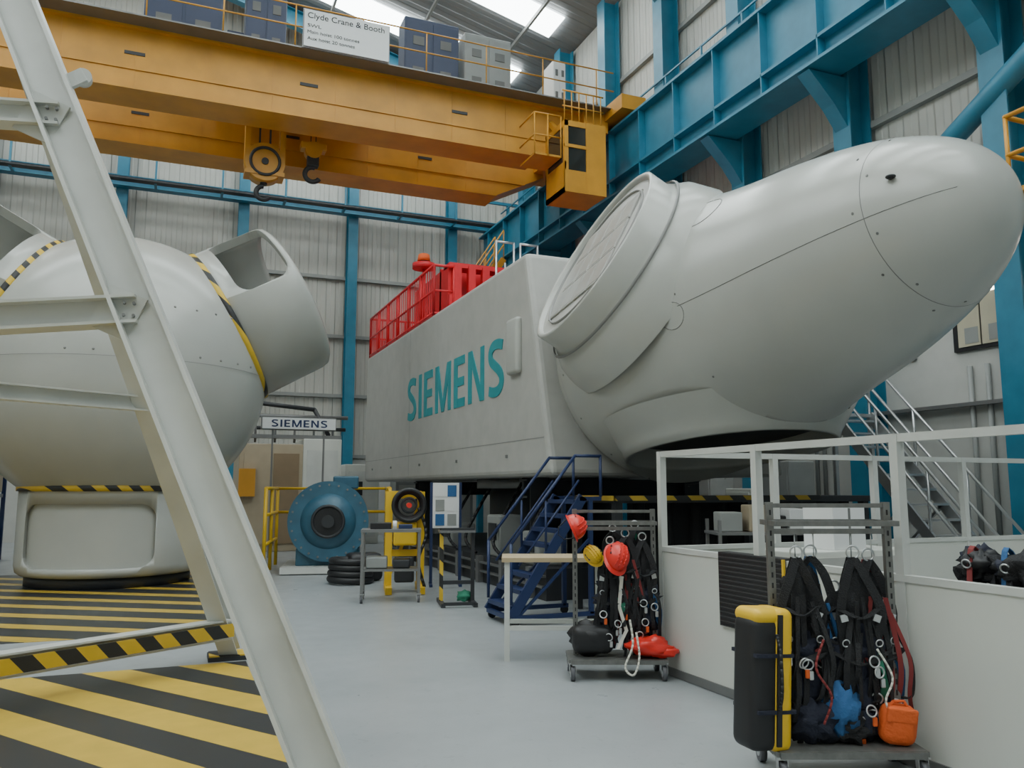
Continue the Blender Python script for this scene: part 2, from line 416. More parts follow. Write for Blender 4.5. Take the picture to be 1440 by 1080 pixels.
b=B('hoist_platform_railing',parent=nac)
zt=NT
def rail(p,q,h,mat,n,r=.03,fill=True):
    p=V(p);q=V(q)
    b.path([p+V((0,0,h)),q+V((0,0,h))],r,mat)
    b.path([p+V((0,0,h*.5)),q+V((0,0,h*.5))],r*.8,mat)
    b.path([p+V((0,0,.06)),q+V((0,0,.06))],r,mat)
    for i in range(n+1):
        a=p.lerp(q,i/n); b.path([a,a+V((0,0,h))],r,mat)
    if fill:
        m=n*6
        for i in range(m+1):
            a=p.lerp(q,i/m); b.bar(a,a+V((0,0,h)),.02,.02,mat)
rail((NX0+.06,NYF-.1,zt),(NX0+.06,16.3,zt),1.1,RED,6)
rail((NX1-.06,NYF-.1,zt),(NX1-.06,16.3,zt),1.1,RED,6)
rail((NX0+.06,NYF-.1,zt),(NX1-.06,NYF-.1,zt),1.1,RED,4)
rail((NX0+.06,16.3,zt),(NX0+.5,16.3,zt),1.1,RED,1,fill=False)
b.bb(NX0+.05,NX1-.05,16.4,NYF-.1,zt,zt+.06,RED)
for i in range(7): b.bb(NX0+.5+i*.32,NX0+.66+i*.32,16.25,16.4,zt,zt+1.15,RED)
b.bb(NX0+.4,NX0+2.9,16.3,16.36,zt+.1,zt+.5,RED); b.bb(NX0+.4,NX0+2.9,16.3,16.7,zt+1.1,zt+1.2,RED)
b.bb(NX0+.4,NX0+2.9,16.9,17.0,zt,zt+1.2,RED); b.bb(NX0+.4,NX0+.5,16.4,19,zt,zt+1.15,RED)
b.done()
b=B('roof_equipment',parent=nac)
for x in (NX0+1.2,NX0+1.75):
    b.path([(x,15.6,zt),(x,15.6,zt+1.55),(x+.4,15.6,zt+1.55),(x+.4,15.6,zt)],.025,ALU)
    b.cyl((x+.2,15.6,zt),(x+.2,15.6,zt+1.1),.02,ALU)
b.box((NX0+2.3,15,zt+.15),(.8,.7,.3),GREY,bev=.03)
b.cyl((NX0+.2,17.6,zt),(NX0+.2,17.6,zt+1.45),.03,RED)
b.cyl((NX0+.2,17.6,zt+1.35),(NX0+.2,17.6,zt+1.47),.26,RED,seg=24); b.cyl((NX0+.2,17.6,zt+1.47),(NX0+.2,17.6,zt+1.53),.12,BLK)
b.cyl((NX0+.2,17.6,zt+1.53),(NX0+.2,17.6,zt+1.66),.15,ORG,r2=.13,seg=24); b.sph((NX0+.2,17.6,zt+1.66),(.13,.13,.06),ORG)
b.done()
tilt=math.radians(9.2); AX=V((0,-math.cos(tilt),math.sin(tilt))); HO=V((6.82,10.85,3.40))
prof=[(0,-.3),(1.2,-.3),(1.55,-.1),(1.78,.25),(1.93,.8),(1.97,1.3),(1.92,1.8),(1.77,2.35),(1.57,2.9),(1.41,3.5),(1.28,4.1),(1.15,4.6),(1.0,5.05),(.83,5.42),(.63,5.72),(.40,5.93),(.18,6.03),(0,6.06)]
def refine(pr,n=4):
    out=[]
    for i in range(len(pr)-1):
        p=[V(pr[max(i-1,0)]),V(pr[i]),V(pr[i+1]),V(pr[min(i+2,len(pr)-1)])]
        for q in range(n):
            t=q/n
            v=.5*((2*p[1])+(p[2]-p[0])*t+(2*p[0]-5*p[1]+4*p[2]-p[3])*t*t+(3*p[1]-p[0]-3*p[2]+p[3])*t**3)
            out.append((max(v.x,0),v.y))
    out.append(tuple(pr[-1])); return out
PR=[prof[0]]+refine(prof[1:])
side=V((1,0,0)); upv=V((0,math.sin(tilt),math.cos(tilt)))
SC=1.62
b=B('spinner',parent=nac); b.lathe(PR,HO,AX,GREY,seg=96); spo=b.done()
HR=1.36
cb=B('cut'); c0=HO+AX*SC; cb.cyl(c0-upv*1.25,c0-upv*3,HR,DARK,seg=72); co=cb.done(); boolcut(spo,co)
def rad(s):
    for i in range(1,len(PR)-1):
        if PR[i][1]<=s<=PR[i+1][1]:
            f=(s-PR[i][1])/max(1e-6,(PR[i+1][1]-PR[i][1])); return PR[i][0]*(1-f)+PR[i+1][0]*f
    return 0
def sp(s,ang,dr=0):
    r=rad(s)+dr; return HO+AX*s+(upv*math.cos(ang)-side*math.sin(ang))*r
b=B('spinner_seams',parent=nac)
b.cyl(HO-AX*.7,HO-AX*.2,1.45,DARK,seg=48)
def seamring(s0,w=.008,m=SEAM):
    b.lathe([(rad(s0)+.001,s0-w/2),(rad(s0)+.003,s0),(rad(s0+w/2)+.001,s0+w/2)],HO,AX,m,seg=96)
seamring(.42,.012); seamring(5.25,.008,GREYD)
b.path([sp(s,math.radians(97),.001) for s in [3.0+i*.1 for i in range(30)]],.004,GREYD,seg=6)
def circ(s0,a0,R):
    pts=[]
    for i in range(28):
        t=2*math.pi*i/28
        pts.append(sp(s0+R*math.cos(t),a0+R*math.sin(t)/rad(s0),.001))
    b.path(pts,.005,SEAM,seg=6,closed=True)
circ(3.15,math.radians(48),.26); circ(2.9,math.radians(100),.16)
for s0,n,ph in ((.6,18,0),(3.0,9,.2),(5.17,9,.2),(5.31,9,.5)):
    for i in range(n):
        a=ph+i*2*math.pi/n; p=sp(s0,a); q=sp(s0,a,.006); b.cyl(p,q,.014,GREYD,seg=8)
p=sp(5.5,math.radians(75)); b.torus(p+V((-.03,-.03,.0)),(0,0,1),.035,.012,DARK); b.cyl(p,p+V((-.04,-.04,.0)),.02,DARK)
b.done()
b=B('blade_collars',parent=nac)
for ang in (60,180,-60):
    a=math.radians(ang); d=(upv*math.cos(a)-side*math.sin(a)); c=HO+AX*SC
    w=AX; out=2.08
    if ang==180:
        b.cyl(c+d*1.26,c+d*1.30,HR-.01,DARK,seg=72)  # dark disc and liner colour in the shade inside the open cavity
        b.lathe([(HR-.008,1.28),(HR-.008,1.42)],c,d,DARK,seg=72)
        b.lathe([(HR+.32,1.12),(HR+.16,1.36),(HR+.06,1.50),(HR+.03,1.60),(HR-.01,1.61),(HR-.02,1.55),(HR-.02,1.3)],c,d,GREY,seg=96)
        continue
    b.lathe([(1.62,1.2),(1.5,1.55),(1.36,1.72),(1.3,1.8),(1.3,out),(1.27,out+.02),(1.22,out),(1.22,out-.18)],c,d,GREY,seg=72)
    b.lathe([(1.375,1.72),(1.4,1.735),(1.375,1.76)],c,d,SEAM,seg=72)
    b.lathe([(1.24,out-.05),(0,out-.05)],c,d,GREY2,seg=72)
    b.lathe([(1.05,out-.05),(1.05,out-.02),(1.03,out-.02),(1.03,out-.05)],c,d,SEAM,seg=72)
    Z=d; Yv=w; Xv=Yv.cross(Z)
    R=Matrix((Xv,Yv,Z)).transposed().to_4x4()
    for j in (-1,0,1):
        for i in (-1.5,-.5,.5,1.5):
            wx,wy=.50,.36
            pc=c+d*(out-.035)+Xv*(j*.52)+Yv*(i*.38)
            b.box(pc,(wx,wy,.02),GREY2,rot=R)
            b.box(pc+d*.008,(wx-.06,wy-.06,.012),PANG,rot=R)
b.done()

b=B('nacelle_test_stand')
b.bb(5.0,8.8,10.9,20.5,0,.45,DARK)
for y in (11.3,12.4,13.5,14.6,15.7,16.8,17.9,19): b.bb(4.9,5.0,y,y+.12,0,.45,MSTL)
for z in (.18,.33): b.bb(4.93,5.0,10.9,20.5,z,z+.03,MSTL)
b.cyl((6.87,14.6,.45),(6.87,14.6,1.72),1.25,DARK,seg=48); b.cyl((6.87,14.6,1.6),(6.87,14.6,1.77),1.5,MSTL,seg=48)
for y in (12.2,18.6):
    for x in (5.4,8.3): b.ibeam((x,y,.45),(x,y,1.77),.35,.3,.03,.03,DARK)
    b.ibeam((5.2,y,1.6),(8.5,y,1.6),.3,.3,.03,.03,DARK)
for x,y,h in ((5.3,11.6,.5),(5.35,13.3,.7),(5.4,16,.45)): b.box((x,y,.45+h/2),(.5,.6,h),CABG,bev=.03); b.box((x-.26,y,.45+h*.6),(.02,.35,h*.4),DARK)
for i,y in enumerate((11.2,12.6,14.0,15.0)):
    b.path(crom([(5.05,y,.46),(4.95,y+.3,.7),(5.2,y+.5,1.1),(5.6,y+.6,1.7)]),.03,BLK)
b.done()
b=B('access_platform')
b.bb(5.0,9.2,8.9,10.2,1.42,1.5,DARK); b.bb(4.98,8.2,8.86,8.9,1.45,1.51,TAPEX); b.bb(4.96,5.0,8.86,10.2,1.45,1.51,TAPEX)
for x in (5.1,7.1,9.1):
    for y in (9.0,10.1): b.bar((x,y,0),(x,y,1.42),.1,.1,DARK)
b.bb(5.45,9.1,9.32,9.36,0.02,1.42,CURT)
for i in range(9): b.cyl((5.55+i*.43,9.30,.02),(5.6+i*.43,9.30,1.42),.10,CURT,r2=.07,seg=12,caps=False)
b.done()

# ============================================================ LEFT TRAINING HUB
hub=empty('rotor_hub_trainer')
C=V((-.96,16.1,3.60)); SR=2.48; SD=2.0; sr=1.46
b=B('hub_shell',parent=hub)
b.sph(C,(SR,SR*.98,SR),GREY,u=72,v=48)
b.lathe([(SR+.001,-.006),(SR+.003,0),(SR+.001,.006)],C,(0,0,1),SEAM,seg=96)
for i in range(-4,5):
    a=i*.16-1.2
    for zz in (.1,.9):
        rr=math.sqrt(SR*SR-zz*zz); p=C+V((rr*math.cos(a),rr*.98*math.sin(a),zz)); b.sph(p,(.02,.02,.02),SEAM,u=8,v=6)
b.done()
for ang,nm in ((-60,'blade_stub_right'),(60,'blade_stub_left'),(180,'blade_stub_base')):
    a=math.radians(ang); d=V((-math.sin(a),0,math.cos(a)))
    L=1.42
    b=B(nm,parent=hub)
    b.lathe([(sr,SD-.3),(sr,SD+L-.16),(sr-.025,SD+L-.05),(sr-.09,SD+L),(sr-.14,SD+L),(sr-.15,SD+L-.1),(sr-.15,SD-.3),(sr,SD-.3)],C,d,GREY,seg=96)
    o=b.done()
    up2=V((0,0,1))-d*d.z; up2=up2.normalized() if up2.length>.01 else V((0,-1,0))
    if ang!=180:
        nrm=(up2*.66+V((0,-.75,0))).normalized(); cc=C+d*(SD+.80)+nrm*1.35; sz=(1.55,.98,1.3)
    else:
        nrm=V((-.25,-1,0)).normalized(); cc=C+d*(SD+.76)+nrm*1.35; sz=(2.0,1.02,1.0)
    Z=nrm; Yv=d; Xv=Yv.cross(Z).normalized()
    R=Matrix((Xv,Yv,Z)).transposed().to_4x4()
    cb=B('cut'); t=bmesh.new(); bmesh.ops.create_cube(t,size=1); bmesh.ops.scale(t,vec=sz,verts=t.verts)
    ed=[e for e in t.edges if abs(e.verts[0].co.x-e.verts[1].co.x)<1e-5 and abs(e.verts[0].co.y-e.verts[1].co.y)<1e-5]
    bmesh.ops.bevel(t,geom=ed,offset=.22,segments=6,profile=.5,affect='EDGES')
    bmesh.ops.transform(t,matrix=Matrix.Translation(cc)@R,verts=t.verts); cb._merge(t,GREY,False); co=cb.done()
    boolcut(o,co)
    b=B(nm+'_tape',parent=hub)
    b.lathe([(sr+.02,SD-.06),(sr+.04,SD-.05),(sr+.04,SD+.045),(sr+.005,SD+.045)],C,d,TAPE,seg=96)
    b.done()
    b=B(nm+'_bulkhead',parent=hub)
    b.cyl(C+d*(SD-.05),C+d*(SD+.05),sr-.16,GREY2,seg=64)
    if ang==180: b.lathe([(sr-.07,SD+.02),(sr-.07,SD+L-.05)],C,d,GREY,seg=96)
    b.done()
b=B('plinth',parent=hub); b.cyl((C.x,C.y,0),(C.x,C.y,C.z-SD-1.42+.02),1.3,DARK,seg=64); b.done()

# ============================================================ OVERHEAD CRANE
cr=empty('overhead_crane')
GZ0,GZ1=9.9,11.2
b=B('girders',parent=cr)
for y in (18.0,21.0):
    b.prism([(-13,y,GZ1-.7),(-11.5,y,GZ0),(8.1,y,GZ0),(9.6,y,GZ1-.55),(9.6,y,GZ1),(-13,y,GZ1)],(0,.75,0),YEL)
    b.bb(-13,9.9,y-.12,y+.87,GZ1,GZ1+.05,YEL); b.bb(-11.4,8.1,y-.1,y+.85,GZ0-.04,GZ0,YEL)
    for i in range(14): b.bb(-11+i*1.4,-10.98+i*1.4,y-.012,y,GZ0,GZ1,YEL)
    b.bb(-11,9,y-.03,y,GZ0+.42,GZ0+.46,YEL)
    for i in range(5): b.bb(-8.6+i*3.6,-8.2+i*3.6,y-.02,y,GZ0+.75,GZ0+.82,DARK)
for x in (10.1,-13.4):
    b.bb(x-.2,x+.5,16.9,22.6,11.05,11.42,YEL)
    for yy in (17.2,17.8,21.6,22.3): b.cyl((x+.3,yy,11.16),(x+.48,yy,11.16),.16,DARK,seg=20)
b.bb(9.3,10.0,17.8,21.9,10.75,11.3,YEL)
b.done()
b=B('walkway_handrail',parent=cr)
for y in (17.6,21.9):
    b.bb(-13,10,y-.15,y+.35,GZ1+.05,GZ1+.08,MSTL)
    for z in (.55,1.05): b.path([(-13,y-.12,GZ1+z),(10,y-.12,GZ1+z)],.018,YEL)
    for i in range(16): b.path([(-13+i*1.5,y-.12,GZ1+.06),(-13+i*1.5,y-.12,GZ1+1.05)],.016,YEL)
b.done()
b=B('trolley',parent=cr)
b.bb(.6,4.4,18.2,21.6,GZ1+.15,GZ1+.35,YEL)
for x in (.9,4.1):
    for y in (18.35,21.35): b.cyl((x,y-.08,GZ1+.16),(x,y+.08,GZ1+.16),.16,DARK)
b.cyl((1.2,19.9,GZ1+.75),(3.8,19.9,GZ1+.75),.4,MSTL,seg=28)
b.box((.9,19.9,GZ1+.8),(.5,.9,.9),CABB,bev=.03); b.box((2.6,20.9,GZ1+.7),(1.6,.6,.7),CABB,bev=.03)
b.done()
b=B('electrical_cabinets',parent=cr)
for x,y,w,h,m in ((-.3,18.6,1.6,2.0,CABB),(1.45,18.7,.9,1.9,CABB),(5.4,18.7,1.4,1.9,CABB),(6.85,18.6,1.25,1.75,CABG),(8.8,18.5,.35,1.45,SIGNW)):
    b.box((x,y,GZ1+.05+h/2),(w,.6,h),m,bev=.02)
    b.box((x-w*.25,y-.31,GZ1+.05+h/2),(w*.46,.02,h*.9),m,bev=.005); b.box((x+w*.25,y-.31,GZ1+.05+h/2),(w*.46,.02,h*.9),m,bev=.005)
    for q in range(2):
        for w2 in (-.25,.25): b.box((x+w*w2,y-.325,GZ1+.35+h*.42*q+.2),(w*.2,.02,h*.12),GREYD)
b.cyl((3.6,18.5,GZ1+.05),(3.6,18.5,GZ1+1.2),.05,MSTL); b.cyl((3.6,18.5,GZ1+1.2),(3.6,18.5,GZ1+1.6),.25,SIGNW,r2=.12)
b.done()
b=B('sign_board',parent=cr); b.box((3.12,17.37,GZ1+.50),(1.9,.03,.86),SIGNW); b.box((3.12,17.40,GZ1+.50),(1.95,.02,.91),MSTL); b.done()
for q,(tx,sz) in enumerate((('Clyde Crane & Booth',.19),('SWL',.11),('Main hoist 100 tonnes',.11),('Aux hoist 20 tonnes',.11))):
    M=Matrix(((1,0,0,2.24),(0,0,-1,17.35),(0,1,0,GZ1+(.69,.52,.37,.22)[q]),(0,0,0,1)))
    text('sign_text_%d'%q,tx,sz,TXTK,M,cr,extrude=.002,width=(1.72,.3,1.15,1.05)[q])
b=B('hook_block',parent=cr)
hx,hy=1.62,19.5
for dx in (-.12,.12):
    for dy in (-.1,.1): b.cyl((hx+dx,hy+dy,9.4),(hx+dx,hy+dy,GZ1+.4),.015,DARK,seg=6)
b.bb(hx-.46,hx-.34,hy-.2,hy+.2,9.3,11.2,YEL); b.bb(hx+.34,hx+.46,hy-.2,hy+.2,9.3,11.2,YEL)
b.cyl((hx,hy-.22,9.25),(hx,hy+.22,9.25),.46,YEL,seg=32); b.torus((hx,hy-.24,9.25),(0,1,0),.33,.035,DARK); b.cyl((hx,hy-.26,9.25),(hx,hy+.26,9.25),.08,DARK)
b.bb(hx-.45,hx+.45,hy-.25,hy+.25,8.92,9.02,YEL); b.cyl((hx,hy,8.92),(hx,hy,8.75),.08,DARK)
b.torus((hx,hy,8.55),(0,1,0),.16,.06,DARK,arc=(-2.6,1.6))
hx=2.75
for dx in (-.06,.06): b.cyl((hx+dx,hy,9.8),(hx+dx,hy,GZ1+.4),.012,DARK,seg=6)
b.box((hx,hy,9.85),(.62,.3,.2),YEL,bev=.04); b.cyl((hx,hy-.17,9.75),(hx,hy+.17,9.75),.2,YEL)
b.box((hx,hy,9.5),(.28,.22,.3),DARK,bev=.04); b.torus((hx,hy,9.17),(0,1,0),.18,.06,DARK,arc=(-2.6,1.9))
b.done()
b=B('operator_cabin',parent=cr)
cx0,cx1,cy0,cy1,cz0,cz1=8.30,9.42,16.9,18.0,8.65,10.45
b.bb(cx0,cx1,cy0,cy1,cz0,cz0+.12,YEL); b.bb(cx0,cx1,cy0,cy1,cz1-.14,cz1,YEL)
for x in (cx0,cx1-.1):
    for y in (cy0,cy1-.1): b.bb(x,x+.1,y,y+.1,cz0,cz1,YEL)
b.bb(cx0,cx1,cy0,cy0+.04,cz0,cz0+.55,YEL); b.bb(cx0,cx0+.04,cy0,cy1,cz0,cz0+.75,YEL); b.bb(cx1-.04,cx1,cy0,cy1,cz0,cz1,YEL); b.bb(cx0,cx1,cy1-.04,cy1,cz0,cz1,YEL)
b.bb(cx0+.02,cx0+.62,cy0+.02,cy0+.03,cz0+.5,cz1-.1,TCH); b.bb(cx0+.02,cx0+.03,cy0+.02,cy1-.02,cz0+.75,cz1-.1,TCH)
b.bb(cx0+.58,cx1,cy0-.01,cy0+.04,cz0,cz1,YEL); b.bb(cx0,cx0+.6,cy0-.01,cy0+.03,cz0+1.12,cz0+1.2,YEL)
for x in (cx0+.15,cx1-.15): b.bar((x,17.6,cz1),(x,18.3,11.1),.12,.12,YEL)
b.bb(cx0-.7,cx0,cy0+.2,cy1,cz0+.9,cz0+.95,YEL)
for z in (1.4,1.95): b.path([(cx0-.7,cy0+.2,cz0+z),(cx0,cy0+.2,cz0+z)],.02,YEL); b.path([(cx0-.7,cy0+.2,cz0+z),(cx0-.7,cy1,cz0+z)],.02,YEL)
for x in (-.7,-.35,0): b.path([(cx0+x,cy0+.2,cz0+.9),(cx0+x,cy0+.2,cz0+1.95)],.02,YEL)
for i in range(6): b.path([(cx0+.05+i*.2,cy0+.1,cz1),(cx0+.05+i*.2,cy0+.1,cz1+.8)],.015,YEL)
b.path([(cx0,cy0+.1,cz1+.8),(cx1,cy0+.1,cz1+.8)],.02,YEL); b.path([(cx0,cy0+.1,cz1+.4),(cx1,cy0+.1,cz1+.4)],.02,YEL)
b.done()
b=B('crane_access_stair')
p0=V((8.2,25.0,6.6)); p1=V((9.95,25.0,9.3))
for dy in (0,.8):
    b.bar(p0+V((0,dy,0)),p1+V((0,dy,0)),.06,.2,YEL)
    for h in (.5,1.0): b.path([p0+V((0,dy,h)),p1+V((0,dy,h))],.025,YEL)
    for i in range(6):
        q=p0.lerp(p1,i/5)+V((0,dy,0)); b.path([q,q+V((0,0,1))],.02,YEL)
for i in range(13):
    q=p0.lerp(p1,(i+.5)/13); b.box(q+V((0,.4,0)),(.2,.8,.03),YEL)
b.bb(7.2,9.98,24.7,27.2,6.4,6.5,BLUE)
for x in (7.3,9.9): b.bar((x,24.8,0),(x,24.8,6.4),.2,.2,BLUE); b.bar((x,27.1,0),(x,27.1,6.4),.2,.2,BLUE); b.path([(x,24.7,6.5),(x,24.7,7.6)],.03,BLUE)
b.path([(7.3,24.7,7.6),(9.9,24.7,7.6)],.03,BLUE); b.path([(7.3,24.7,7.05),(9.9,24.7,7.05)],.03,BLUE)
b.bar((7.3,24.8,5.0),(8.6,24.8,6.4),.12,.12,BLUE); b.bar((9.9,24.8,5.0),(8.6,24.8,6.4),.12,.12,BLUE)
b.done()
b=B('wall_gallery_guardrail')
b.bb(10.3,11.4,5.3,7.3,5.55,5.62,YEL)
for z in (6.1,6.65): b.path([(10.3,5.3,z),(10.3,7.3,z),(11.3,7.3,z)],.035,YEL)
for y in (5.3,5.9,6.6,7.3): b.path([(10.3,y,5.6),(10.3,y,6.65)],.03,YEL)
for y in (5.4,6.2,7.2): b.bar((10.4,y,5.55),(11.4,y,4.6),.08,.08,YEL)
b.done()

# ============================================================ FOREGROUND A-FRAME
af=B('steel_a_frame_gantry')
P0=V((.83,4.25,0)); AP=V((-1.28,5.71,5.14)); P1=V((.58,8.47,0.03))
dv=(AP-P0).normalized()
AP2=P0+dv*((AP-P0).length*1.12)
af.ibeam(P0,AP2,.24,.2,.022,.016,WHITE,up=(.85,-.1,.5))
af.ibeam(P1,AP,.16,.16,.016,.012,WHITE,up=(.2,1,.3))
af.box((.58,8.47,.02),(.42,.3,.04),DARK); af.box((.58,8.47,.045),(.40,.28,.012),TAPE)
af.box((.83,4.25,.02),(.4,.4,.04),WHITE)
bs=V((.52,8.3,.3)); be=V((-2.6,6.32,.3))
af.ibeam(bs,be,.18,.16,.016,.012,WHITE)
af.bar(bs+V((.06,-.1,0)),be+V((.06,-.1,0)),.006,.12,TAPE)
s3=V((-.246,7.245,2.28)); af.ibeam(s3,s3+V((-2.3,-1.46,0)),.12,.12,.014,.01,WHITE)
m2=P0.lerp(AP,.505); af.ibeam(m2,V((-2.35,5.3,2.36)),.16,.16,.016,.012,WHITE)
m1=P0.lerp(AP,.74); af.ibeam(m1,V((-2.4,5.6,3.75)),.14,.14,.016,.012,WHITE)
af.ibeam((-3.6,3.6,0),(-2.1,5.75,5.14),.24,.2,.022,.016,WHITE,up=(.85,-.1,.5)); af.ibeam((-3.0,6.6,0),(-2.1,5.75,5.14),.16,.16,.016,.012,WHITE)
af.ibeam((-3.2,5.75,5.2),(0,5.75,5.2),.2,.16,.016,.012,WHITE)
g=P0.lerp(AP,.795); af.box(g+V((.17,-.02,.0)),(.12,.03,.09),WHITE,rot=(0,-.5,-.3)); af.cyl(g+V((.21,-.04,.02)),g+V((.21,.02,.02)),.05,WHITE)
for q in (m2,m1):
    af.box(q+V((-.1,0,-.02)),(.22,.02,.26),WHITE,rot=(0,.4,-.2))
    for k2 in range(4): af.cyl(q+V((-.02-.05*(k2%2),-.03,-.04+.07*(k2//2))),q+V((-.02-.05*(k2%2),-.06,-.04+.07*(k2//2))),.009,MSTL,seg=8)
af.done()

# ============================================================ PARTITION
b=B('partition_enclosure')
PX=4.06; PY=6.35
posts=set()
def panel(p,q):
    p=V(p);q=V(q); n=max(1,round((q-p).length/1.25)); u=(q-p).normalized()*.03
    b.bar(p+u+V((0,0,.56)),q-u+V((0,0,.56)),.045,.98,OFFW)
    b.bar(p+u+V((0,0,1.07)),q-u+V((0,0,1.07)),.065,.04,WHITE); b.bar(p+u+V((0,0,.04)),q-u+V((0,0,.04)),.07,.07,MSTL)
    b.bar(p+u+V((0,0,1.905)),q-u+V((0,0,1.905)),.05,.05,WHITE)
    for i in range(n+1):
        a=p.lerp(q,i/n); key=(round(a.x,2),round(a.y,2))
        if key in posts: continue
        posts.add(key); b.bb(a.x-.03,a.x+.03,a.y-.03,a.y+.03,0,1.93,WHITE)
panel((PX,-.2,0),(PX,PY,0)); panel((PX,PY,0),(9.1,PY,0)); panel((9.1,PY,0),(9.1,-.2,0))
pe=b.done()
b=B('rubber_mat',parent=pe); b.box((PX-.045,5.1,.82),(.012,.76,.56),MATRIB); b.box((PX-.0,5.1,1.10),(.1,.76,.012),MATRIB)
b.bar((PX-.055,4.72,.54),(PX-.055,4.72,1.1),.02,.015,YELL); b.done()

def harness(b,x,z,y,sc=1,seed=0,acc=None):
    rnd=random.Random(seed)
    J=lambda a:(rnd.random()-.5)*a
    acc=acc or [WEB]
    b.torus((x,y,z+.03),(0,1,0),.035*sc,.006,ALU,seg=20,rs=6)
    def strap(pts,w=.045,m=WEB):
        a=rnd.random()*1.2-.6
        b.ribbon(crom(pts),w,m,side=(math.cos(a),math.sin(a),0),t=.008)
    for sgn in (-1,1):
        strap([(x,y,z),(x+sgn*(.06+J(.04))*sc,y-.03,z-.1*sc),(x+sgn*(.10+J(.05))*sc,y-.05,z-.3*sc),(x+sgn*.07*sc+J(.06),y-.04+J(.05),z-.5*sc)],.055)
        strap([(x,y+.03,z),(x+sgn*.05*sc,y+.05,z-.2*sc),(x+sgn*.09*sc,y+.03,z-.5*sc)],.05,acc[0])
        strap([(x+sgn*.06*sc,y-.04,z-.48*sc),(x+sgn*.13*sc,y-.06,z-.62*sc),(x+sgn*.11*sc,y+.02,z-(.85+J(.2))*sc),(x+sgn*.03*sc,y+.03,z-.8*sc),(x+sgn*.02*sc,y-.03,z-.55*sc)],.055,WEB if sgn<0 else acc[-1])
        b.box((x+sgn*.09*sc,y-.065,z-.32*sc),(.04,.012,.04),ALU,rot=(0,J(1),0)); b.torus((x+sgn*.09*sc,y-.08,z-.45*sc),(0,1,.2),.02,.004,ALU,seg=14,rs=5)
    strap([(x-.1*sc,y-.06,z-.28*sc),(x,y-.085,z-.32*sc),(x+.1*sc,y-.06,z-.27*sc)],.045)
    strap([(x-.15*sc,y-.03,z-.5*sc),(x,y-.1,z-.56*sc),(x+.15*sc,y-.03,z-.5*sc)],.07)
    b.sph((x,y,z-.52*sc),(.13*sc,.06,.12*sc),NAVY,jit=.35)
    b.sph((x+J(.03),y+.02,z-.3*sc),(.07*sc,.04,.22*sc),WEB,jit=.35)
    b.sph((x+J(.06),y,z-.72*sc),(.10*sc,.06,.15*sc),NAVY,jit=.35)
    for i in range(10):
        xx=x+J(.34*sc); z0=z-(.2+.2*rnd.random())*sc
        strap([(xx*.5+x*.5,y-.05+J(.06),z0),(xx+J(.05),y-.08+J(.06),z-.55*sc),(xx+J(.06),y-.06+J(.08),z-.75*sc),(xx+J(.1),y-.04+J(.08),z-(.88+J(.3))*sc)],.022+.014*rnd.random(), acc[i%len(acc)] if i%2==0 else WEB)
    for i in range(3):
        px,pz=x+J(.24),z-(.5+.4*rnd.random())*sc
        b.torus((px,y-.11,pz),(J(1),1,J(1)),.03,.005,ALU,seg=16,rs=6); b.box((px+.02,y-.10,pz-.06),(.025,.02,.05),ALU if i else ORG,bev=.006)
def caster(b,x,y,r=.055):
    b.cyl((x-.018,y,r),(x+.018,y,r),r,RUB,seg=24); b.cyl((x-.022,y,r),(x+.022,y,r),r*.5,ALU,seg=16)
    b.bar((x-.026,y,r),(x-.026,y+.01,r*2+.02),.004,.04,ALU); b.bar((x+.026,y,r),(x+.026,y+.01,r*2+.02),.004,.04,ALU)
    b.box((x,y+.01,r*2+.022),(.07,.07,.006),ALU)
def rackframe(b,w,d,H):
    for sx in (-1,1):
        for sy in (-1,1): caster(b,sx*w/2*.96,sy*d/2*.92,.06)
        b.bar((sx*w/2,-d/2,.155),(sx*w/2,d/2,.155),.035,.035,GALV)
        b.bar((sx*w*.43,0,.155),(sx*w*.43,0,H),.04,.04,GALV)
        for i in range(int(H/.06)-3): b.box((sx*w*.43,-.021,.2+i*.06),(.01,.003,.03),BLK)
        b.bar((sx*w*.43,-.14,H-.12),(sx*w*.43,.14,H-.12),.03,.03,GALV)
    for sy in (-1,1):
        b.bar((-w/2,sy*d/2,.155),(w/2,sy*d/2,.155),.035,.035,GALV)
        b.bar((-w*.43,sy*.13,H-.12),(w*.43,sy*.13,H-.12),.03,.03,GALV)
    b.box((0,0,.17),(w,d,.012),GALV)
    b.bar((-w*.43,0,H-.17),(w*.43,0,H-.17),.03,.03,GALV); b.bar((-w*.43,0,H-.02),(w*.43,0,H-.02),.025,.025,GALV)
